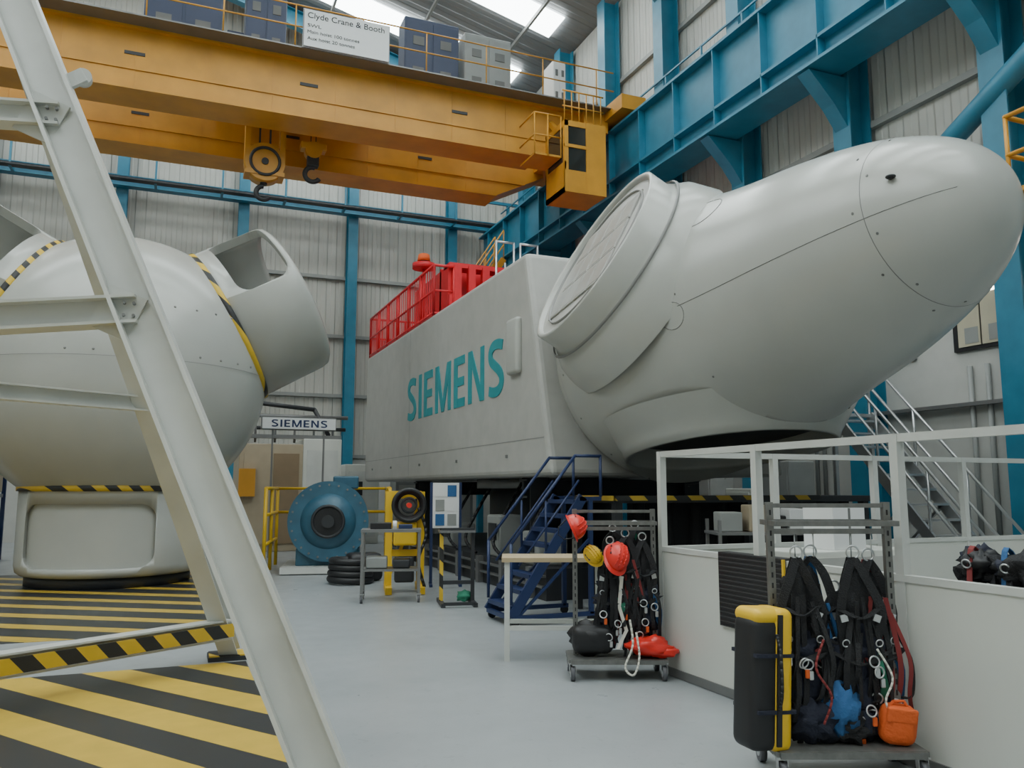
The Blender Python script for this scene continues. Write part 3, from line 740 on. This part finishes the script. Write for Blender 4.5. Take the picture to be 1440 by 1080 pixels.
def helmet(b,c,mat,rot=(0,0,0),r=.12):
    t=bmesh.new(); bmesh.ops.create_uvsphere(t,u_segments=32,v_segments=20,radius=1)
    bmesh.ops.bisect_plane(t,geom=t.verts[:]+t.edges[:]+t.faces[:],plane_co=(0,0,-.1),plane_no=(0,0,-1),clear_outer=True)
    M=Matrix.Translation(c)@Euler(rot).to_matrix().to_4x4()
    bmesh.ops.transform(t,matrix=M@Matrix.Diagonal((r*.9,r*1.12,r*.92,1)),verts=t.verts); b._merge(t,mat,True)
    RM=M
    def ring(rx,ry,z): return [RM@V((rx*math.cos(2*math.pi*i/32),ry*math.sin(2*math.pi*i/32)-(.22*r if (math.sin(2*math.pi*i/32)<-.3 and rx>r*.95) else 0),z)) for i in range(32)]
    r1=ring(r*.9,r*1.12,-.08*r); r2=ring(r*1.0,r*1.24,-.18*r); r3=ring(r*.98,r*1.22,-.23*r); r4=ring(r*.82,r*1.0,-.15*r)
    for A,Bq,mt in ((r1,r2,mat),(r2,r3,mat),(r3,r4,BLK)):
        k=b.mi(mt)
        for i in range(32):
            j=(i+1)%32
            f=b.bm.faces.new([b.bm.verts.new(q) for q in (A[i],A[j],Bq[j],Bq[i])]); f.material_index=k; f.smooth=True
    f=b.bm.faces.new([b.bm.verts.new(q) for q in ring(r*.84,r*1.04,-.09*r)]); f.material_index=b.mi(BLK)
    for xo in (-.28,0,.28):
        b.path([RM@V((xo*r,r*math.sin(a)*1.12*math.sqrt(1-xo*xo)*1.01,r*.92*math.cos(a)*math.sqrt(1-xo*xo)*1.02)) for a in [-1.3+.26*q for q in range(11)]],.006,mat)
    for sx in (-1,1):
        for q in range(3): b.box(RM@V((sx*r*.76,(-.3+.3*q)*r,.42*r)),(.012,.02,.008),BLK,rot=RM.to_3x3().to_4x4())
    b.ribbon([RM@V((-r*.8,0,-.1*r)),RM@V((-.5*r,-.2*r,-1.0*r)),RM@V((0,-.2*r,-1.25*r)),RM@V((.5*r,-.2*r,-1.0*r)),RM@V((r*.8,0,-.1*r))],.015,BLK,side=RM.to_3x3()@V((0,1,0)))

RA=math.radians(-22.3)
e=empty('harness_rack',(3.58,3.82,0),RA)
b=B('frame',parent=e); rackframe(b,.80,.42,1.52); b.done()
b=B('harnesses',parent=e)
harness(b,-.20,1.20,-.02,1.0,1,[WEB,MAR]); harness(b,-.09,1.2,.06,1.05,2,[CLOTH,WEB]); harness(b,.13,1.2,-.02,1.05,3,[WEB,GRN]); harness(b,.25,1.18,.05,1.0,4,[MAR,CLOTH])
harness(b,.03,1.0,.03,.9,5,[NAVY,CLOTH])
for x in (-.2,-.09,.13,.25): b.path([(x,0,1.36),(x,.0,1.2)],.004,ALU)
b.sph((-.0,-.07,.36),(.10,.07,.13),CLOTH,jit=.25,js=3); b.sph((-.16,-.05,.29),(.14,.1,.11),NAVY,jit=.35,js=3); b.sph((.14,.02,.31),(.14,.1,.15),NAVY,jit=.35,js=3)
b.sph((.05,-.04,.26),(.12,.1,.08),WEB,jit=.35,js=3)
b.path(crom([(.2,-.12,.7),(.27,-.14,.55),(.22,-.15,.42),(.29,-.13,.3)]),.006,ROPE)
b.path(crom([(-.1,-.12,.75),(-.16,-.15,.6),(-.08,-.15,.45),(-.13,-.15,.3)]),.007,MAR)
b.done()
b=B('orange_pouch',parent=e); b.box((.30,-.1,.29),(.2,.14,.22),ORG,rot=(.1,.12,0),bev=.06,seg=4); b.box((.30,-.165,.35),(.17,.03,.08),ORG,rot=(.1,.12,0),bev=.01); b.path([(.24,-.12,.38),(.27,-.13,.42),(.33,-.13,.42),(.36,-.12,.37)],.008,ORG); b.done()
b=B('kit_bag',parent=e)
KR=(0,.06,.35)
b.box((-.49,-.12,.53),(.19,.22,.72),BLK,rot=KR,bev=.055,seg=5)
b.box((-.395,-.09,.545),(.14,.235,.77),YELL,rot=KR,bev=.05,seg=5)
b.box((-.45,-.105,.885),(.22,.225,.09),YELL,rot=KR,bev=.044,seg=5)
b.path(crom([(-.40,-.235,.8),(-.39,-.26,.7),(-.39,-.26,.5),(-.40,-.235,.4)]),.01,BLK)
b.box((-.385,-.21,.55),(.03,.012,.7),BLK,rot=KR)
for z in (.38,.68): b.box((-.445,-.107,z),(.245,.24,.02),NAVY,rot=KR)
b.done()
e=empty('harness_rack',(3.60,6.42,0),RA)
b=B('frame',parent=e); rackframe(b,.80,.42,1.42)
b.done()
b=B('harnesses',parent=e)
harness(b,-.04,1.12,-.05,.9,11,[WEB,GRN]); harness(b,.10,1.18,0,.95,12,[MAR,WEB]); harness(b,.25,1.15,.0,.95,13,[WEB,CLOTH]); harness(b,.2,1.25,.1,.95,14,[GRN,WEB]); harness(b,.0,1.22,.08,.9,15)
b.ribbon([(.05,-.12,.85),(.02,-.14,.6),(.08,-.13,.4),(.0,-.15,.25)],.03,ROPE)
b.path(crom([(.1,-.2,.5),(.12,-.22,.3),(.05,-.24,.12),(.12,-.25,.06),(.17,-.24,.2),(.15,-.22,.4)]),.009,ROPE)
b.done()
b=B('bags',parent=e); b.sph((-.2,-.02,.32),(.2,.16,.14),BLK,jit=.2); b.box((-.2,-.05,.32),(.36,.22,.24),BLK,bev=.08,seg=4); b.sph((.27,-.12,.27),(.19,.12,.08),HELM,jit=.25); b.sph((.38,-.13,.23),(.13,.09,.05),HELM,jit=.2); b.done()
b=B('helmets',parent=e); helmet(b,(-.36,-.14,1.27),HELM,rot=(.5,1.1,.5)); helmet(b,(.0,-.20,1.02),HELM,rot=(.9,.45,.3)); helmet(b,(-.19,-.08,1.03),YELL,rot=(1.0,-.6,.2),r=.08)
b.path([(-.36,-.14,1.29),(-.34,0,1.37)],.006,BLK); b.done()
b=B('packing_bench',(3.45,7.35,0),RA)
b.box((0,0,.93),(1.0,.5,.04),WOOD)
for x in (-.45,.45):
    for y in (-.2,.2): b.bar((x,y,0),(x,y,.93),.05,.05,WHITE)
b.bar((-.45,-.2,.3),(.45,-.2,.3),.04,.04,WHITE); b.bar((-.45,.2,.3),(.45,.2,.3),.04,.04,WHITE); b.done()
b=B('gear_table')
b.bb(PX+.12,PX+.9,1.9,3.75,.98,1.02,MSTL)
for x in (PX+.16,PX+.86):
    for y in (1.95,3.7): b.bar((x,y,0),(x,y,.98),.04,.04,MSTL)
for i in range(18):
    y=2.0+i*.1; x=PX+.3+random.random()*.3
    b.sph((x,y,1.09+random.random()*.07),(.11,.10,.085),(WEB,NAVY,WEB,BLK)[i%4],jit=.4,js=3)
    b.ribbon(crom([(x-.12,y,1.05),(x,y+.06,1.2+random.random()*.06),(x+.12,y+.02,1.05)]),.045,(WEB,CLOTH,WEB,MAR)[i%4],side=(.3,1,0))
    if i%3==0: b.torus((x-.1,y+.03,1.16),(1,.3,.3),.025,.005,ALU,seg=14,rs=5)
b.done()
b=B('storage_cabinet'); b.bb(4.55,5.75,5.2,5.7,0,1.10,OFFW,bev=.01)
for q in (0,1): b.bb(4.58+q*.59,5.13+q*.59,5.18,5.2,.06,1.05,GREY2); b.bb(5.06+q*.12,5.08+q*.12,5.16,5.18,.5,.65,DARK)
b.done()
b=B('cardboard_box'); b.bb(4.98,5.32,5.25,5.6,1.10,1.46,SIGNW,bev=.005); b.bb(4.98,5.32,5.4,5.44,1.46,1.463,WOOD); b.bb(5.14,5.16,5.245,5.25,1.12,1.44,GREYD); b.done()
# tool trolley between the enclosure and the platform
b=B('tool_trolley',(6.2,7.7,0),math.radians(-20))
for z in (.2,.65,1.1): b.box((0,0,z),(1.1,.55,.03),MSTL)
for x in (-.52,.52):
    for y in (-.25,.25): b.bar((x,y,.1),(x,y,1.25),.035,.035,MSTL); caster(b,x,y,.05)
for i,(x,w,h,m) in enumerate(((-.35,.25,.22,CABG),(-.05,.2,.3,BEIGE),(.2,.15,.18,BLK),(.4,.18,.26,SIGNW))):
    b.box((x,0,1.115+h/2),(w,.3,h),m,bev=.015); b.box((x,0,.665+h/2),(w,.3,h),(BLK,CABG,YELL,CABB)[i],bev=.015)
b.done()

# ============================================================ STAIRS
b=B('access_steps')
y0,y1=9.05,9.8; sx=3.70
for y in (y0,y1):
    b.bar((sx,y,.1),(sx+.95,y,1.5),.04,.12,BLUED)
    b.path([(sx,y,.25),(sx,y,.95),(sx+.85,y,2.0),(sx+1.2,y,2.0),(sx+1.2,y,1.5)],.02,BLUED)
    b.path([(sx+.45,y,.8),(sx+.45,y,1.45)],.016,BLUED); b.path([(sx+.1,y,.7),(sx+.9,y,1.7)],.014,BLUED)
    b.bar((sx,y,.1),(sx+1.1,y,.1),.05,.05,BLUED); b.bar((sx+1.05,y,.1),(sx+1.05,y,1.5),.05,.05,BLUED); b.bar((sx+.1,y,.12),(sx+1.05,y,1.0),.03,.03,BLUED)
    b.bb(sx+.9,sx+1.2,y-.02,y+.02,1.45,1.5,BLUED)
    for x in (sx+.05,sx+1.05): b.cyl((x,y-.02,.05),(x,y+.02,.05),.05,BLK,seg=14)
for i in range(8):
    t=(i+.7)/8; b.box((sx+t*.95,(y0+y1)/2,.1+1.4*t),(.17,y1-y0,.025),BLUED); b.box((sx+t*.95-.085,(y0+y1)/2,.1+1.4*t-.01),(.01,y1-y0,.05),BLUED)
b.bar((sx,y0,.1),(sx,y1,.1),.05,.05,BLUED)
b.done()
def alstair(name,x,ya,za,yb,zb,w):
    b=B(name); p0=V((x,ya,za)); p1=V((x,yb,zb))
    for dx in (0,w):
        o=V((dx,0,0)); b.bar(p0+o,p1+o,.04,.16,ALU)
        for h in (.5,.95): b.path([p0+o+V((0,0,h)),p1+o+V((0,0,h))],.022,ALU)
        for i in range(4): q=p0.lerp(p1,i/3)+o; b.path([q,q+V((0,0,.95))],.02,ALU)
        b.bar(p1+o,(x+dx,yb,0),.06,.06,ALU); b.bar(p1.lerp(p0,.5)+o,(x+dx,yb,.2),.04,.04,ALU)
    n=int((zb-za)/.2)
    for i in range(n): q=p0.lerp(p1,(i+.5)/n); b.box(q+V((w/2,0,0)),(w,.22,.03),ALU)
    b.box(p1+V((w/2,.4,0)),(w+.1,.9,.05),ALU)
    b.done()
alstair('aluminium_stairs',9.5,7.4,0.0,9.9,2.75,.75)

# ============================================================ MID-GROUND EQUIPMENT
gen=empty('generator_unit',(2.85,16.4,0),math.radians(-12))
b=B('machine',parent=gen)
b.box((0,.3,.08),(1.7,1.9,.12),WHITE)
for x in (-.75,.75):
    for y in (-.5,1.1): b.box((x,y,.04),(.12,.12,.08),WHITE)
b.cyl((0,-.45,.98),(0,-.35,.98),.76,GENB,seg=48); b.cyl((0,-.35,.98),(0,1.0,.98),.70,GENB,seg=48); b.cyl((0,1.0,.98),(0,1.1,.98),.76,GENB,seg=48)
for i in range(12):
    a=i*math.pi/6+.1; b.bar((.70*math.cos(a),-.3,.98+.70*math.sin(a)),(.70*math.cos(a),1.0,.98+.70*math.sin(a)),.05,.05,GENB)
for i in range(24):
    a=i*math.pi/12; c=V((.69*math.cos(a),-.45,.98+.69*math.sin(a))); b.cyl(c,c+V((0,-.03,0)),.022,MSTL,seg=6)
b.lathe([(.28,-.60),(.40,-.5),(.52,-.46),(.52,-.44)],(0,0,.98),(0,1,0),GENB,seg=40); b.cyl((0,-.60,.98),(0,-.58,.98),.28,BLK,seg=32); b.cyl((0,-.66,.98),(0,-.58,.98),.12,DARK,seg=24)
b.torus((0,-.6,.98),(0,1,0),.29,.03,DARK,seg=40)
b.box((0,.35,.3),(1.2,1.3,.35),GENB,bev=.03); b.box((.3,.4,1.72),(.5,.6,.25),GENB,bev=.03)
b.done()
b=B('guard_rail',parent=gen)
for x in (-1.15,1.15):
    for h in (.55,1.1,1.6): b.path([(x,-.6,h),(x,1.6,h)],.035,YELL)
    for y in (-.6,.5,1.6): b.path([(x,y,0),(x,y,1.6)],.035,YELL)
b.path([(-1.15,1.6,1.6),(1.15,1.6,1.6)],.03,YELL); b.path([(-1.15,1.6,1.1),(1.15,1.6,1.1)],.03,YELL)
b.done()
b=B('hose_coil',(2.85,14.2,0))
for i in range(4): b.torus((0,0,.07+i*.1),(0.05,0,1),.34-.01*i,.06,BLK,seg=36)
b.box((.30,.35,.24),(.6,.5,.48),BLK,bev=.1,seg=4); b.done()
b=B('yellow_winch_stand',(3.40,12.75,0),math.radians(-12))
for x in (-.25,.25): b.bar((x,0,0.05),(x,0,1.55),.11,.16,YELL); b.bar((x,-.45,.06),(x,.45,.06),.1,.1,YELL)
b.bar((-.25,0,1.5),(.25,0,1.5),.12,.12,YELL); b.bar((-.25,0,.6),(.25,0,.6),.1,.1,YELL); b.box((0,-.05,.9),(.36,.3,.36),YELL,bev=.03)
b.box((0,-.02,.35),(.3,.2,.4),DARK,bev=.03)
b.bar((-.25,0,.2),(.25,0,1.4),.05,.05,YELL)
for i in range(3): b.torus((.05,-.14-.05*i,1.34),(0,1,0),.2+.02*i,.035,BLK,seg=30)
b.torus((.05,-.2,1.34),(0,1,.1),.11,.02,DARK,seg=24); b.cyl((.05,-.3,1.34),(.05,0,1.34),.04,HELM,seg=16)
b.path(crom([(.2,-.2,1.3),(.32,-.25,.9),(.2,-.3,.5),(.3,-.3,.1)]),.025,BLK)
b.done()
b=B('steel_work_table',(2.95,11.8,0),math.radians(-15))
b.box((0,0,1.0),(.85,.5,.04),MSTL); b.box((0,0,.45),(.8,.46,.03),MSTL)
for x in (-.4,.4):
    for y in (-.22,.22): b.bar((x,y,.1),(x,y,1.0),.04,.04,MSTL); caster(b,x,y,.05)
b.box((-.15,0,1.06),(.3,.2,.1),BLK,bev=.01); b.box((.2,.05,1.05),(.2,.14,.06),BLUED,bev=.01); b.cyl((.05,-.1,1.02),(.05,-.1,1.14),.03,SIGNW)
b.box((-.2,0,.55),(.3,.3,.16),CABG,bev=.02); b.box((.15,.02,.53),(.25,.3,.12),DARK,bev=.02); b.done()
b=B('hazard_stand',(3.72,11.1,0),math.radians(-12))
for x in (-.22,.22): b.bar((x,0,.0),(x,0,1.05),.05,.05,TAPE if x<0 else DARK); b.bar((x,-.35,.03),(x,.35,.03),.06,.05,DARK)
b.bar((-.22,0,1.02),(.22,0,1.02),.06,.06,DARK); b.bar((-.22,0,.3),(.22,0,.3),.05,.05,DARK); b.bar((-.22,-.33,.05),(.22,-.33,.05),.04,.04,DARK); b.box((0,.05,1.0),(.5,.3,.03),MSTL)
b.sph((.12,.1,.1),(.12,.1,.07),GRN,jit=.3)
b.done()
b=B('notice_board',(4.25,13.3,0),math.radians(-15))
for x in (-.24,.24): b.bar((x,0,0),(x,0,1.7),.05,.04,BLUED); b.bar((x,-.25,.02),(x,.25,.02),.05,.04,BLUED)
b.box((0,-.03,1.32),(.44,.03,.75),SIGNW)
for i in range(2):
    for j in range(3): b.box((-.1+i*.2,-.05,1.08+j*.24),(.15,.006,.19),(CLOTH,CABG,SIGNW)[(i+j)%3])
b.done()
b=B('hanging_sign'); b.bb(1.85,3.55,19.9,20.0,3.0,3.26,SIGNW); b.bb(1.82,3.58,20.0,20.03,2.97,3.29,MSTL)
for x in (2.1,3.3): b.bar((x,20.05,0),(x,20.05,3.3),.04,.04,MSTL)
ho=b.done()
M=Matrix(((1,0,0,2.05),(0,0,-1,19.902),(0,1,0,3.045),(0,0,0,1)))
wordmark('lettering',BLUED,M,ho,.17,1.3,.006)
b=B('machine_enclosure')
b.bb(1.5,3.1,22.0,24.0,0,2.75,BEIGE,bev=.02); b.bb(1.62,2.3,21.96,22,.2,2.5,BEIGE); b.bb(2.36,3.0,21.96,22,.2,2.5,BROWN)
b.bb(3.1,4.1,22.0,23.6,0,2.9,OFFW,bev=.02); b.bb(3.2,4.0,21.97,22,.3,2.6,WHITE); b.bb(1.5,1.9,21.8,21.95,1.4,2.1,YEL)
b.bb(1.5,4.1,22.1,22.3,2.9,3.0,MSTL)
for i in range(6): b.path([(1.4+i*.5,22.3,2.8),(1.4+i*.5,22.3,3.5)],.03,MSTL)
b.path([(1.0,22.3,3.5),(4.3,22.3,3.5)],.05,MSTL); b.path([(1.0,22.6,3.2),(4.3,22.6,3.2)],.05,DARK)
b.path([(1.0,22.3,3.5),(1.0,22.3,0)],.05,MSTL); b.path([(1.2,22.3,3.9),(3.4,22.3,3.7),(3.8,22.3,3.0)],.06,DARK)
b.done()
b=B('tool_cabinet'); b.bb(6.0,8.4,23.6,24.3,0,1.8,CABG,bev=.02); b.bb(6.1,7.1,23.57,23.6,.1,1.7,GREY2); b.bb(7.2,8.3,23.57,23.6,.1,1.7,GREY2); b.done()
b=B('control_cabinet'); b.bb(4.6,5.6,24.0,24.8,0,2.3,OFFW,bev=.02); b.bb(4.7,5.5,23.97,24,.2,2.1,WHITE); b.bb(4.8,5.1,23.95,23.97,1.4,1.8,DARK); b.done()
b=B('storage_rack')
for x in (-7.5,-5.6,-3.6):
    for y in (21,21.9): b.bar((x,y,0),(x,y,3.4),.08,.08,BLUED)
for z in (.3,1.4,2.5,3.3):
    b.bb(-7.5,-3.6,21,21.9,z,z+.08,MSTL)
    for i in range(5):
        b.box((-7.1+i*.8,21.4,z+.08+.25),(.6,.6,.3+.3*random.random()),random.choice([CABG,DARK,BEIGE,CLOTH]),bev=.03)
b.done()
b=B('pallet_stack')
for i in range(4):
    z=i*.14; b.bb(-.6,.6,22.2,23.2,z+.11,z+.13,WOOD)
    for x in (-.55,-.05,.45): b.bb(x,x+.1,22.2,23.2,z,z+.11,WOOD)
b.bb(-.5,.5,22.3,23.1,.55,1.5,CABG,bev=.03); b.done()
b=B('wall_cabinets')
for i,(y,h,m) in enumerate(((6.9,1.9,GREY2),(12.4,2.1,CABG),(13.5,1.6,OFFW),(14.8,2.0,GREY2))):
    b.box((10.7,y,h/2),(.6,.8,h),m,bev=.02); b.box((10.39,y,h/2),(.02,.7,h*.9),m); b.box((10.37,y-.25,h*.55),(.02,.03,.15),DARK)
b.done()
for i,(x,y) in enumerate(((4,2),(4,9),(-6,2),(-6,9))):
    b=B('pendant_lamp'); z=rz(x)-1.6
    b.cyl((x,y,z+.35),(x,y,rz(x)-.0),.02,DARK,seg=8); b.cyl((x,y,z),(x,y,z+.4),.35,MSTL,r2=.12); b.cyl((x,y,z-.01),(x,y,z+.01),.3,LAMP); b.done()

# ============================================================ LIGHT + CAMERA
w=bpy.data.worlds.new('World'); scene.world=w; w.use_nodes=True
w.node_tree.nodes['Background'].inputs[0].default_value=(.7,.8,.9,1); w.node_tree.nodes['Background'].inputs[1].default_value=.6
cam=bpy.data.cameras.new('camera'); co=bpy.data.objects.new('camera',cam); scene.collection.objects.link(co)
co.location=(0,0,1.6); co.rotation_euler=(math.radians(90+7.28),0,math.radians(-22.3))
cam.lens=28.75; cam.sensor_width=36; cam.clip_start=.05; scene.camera=co
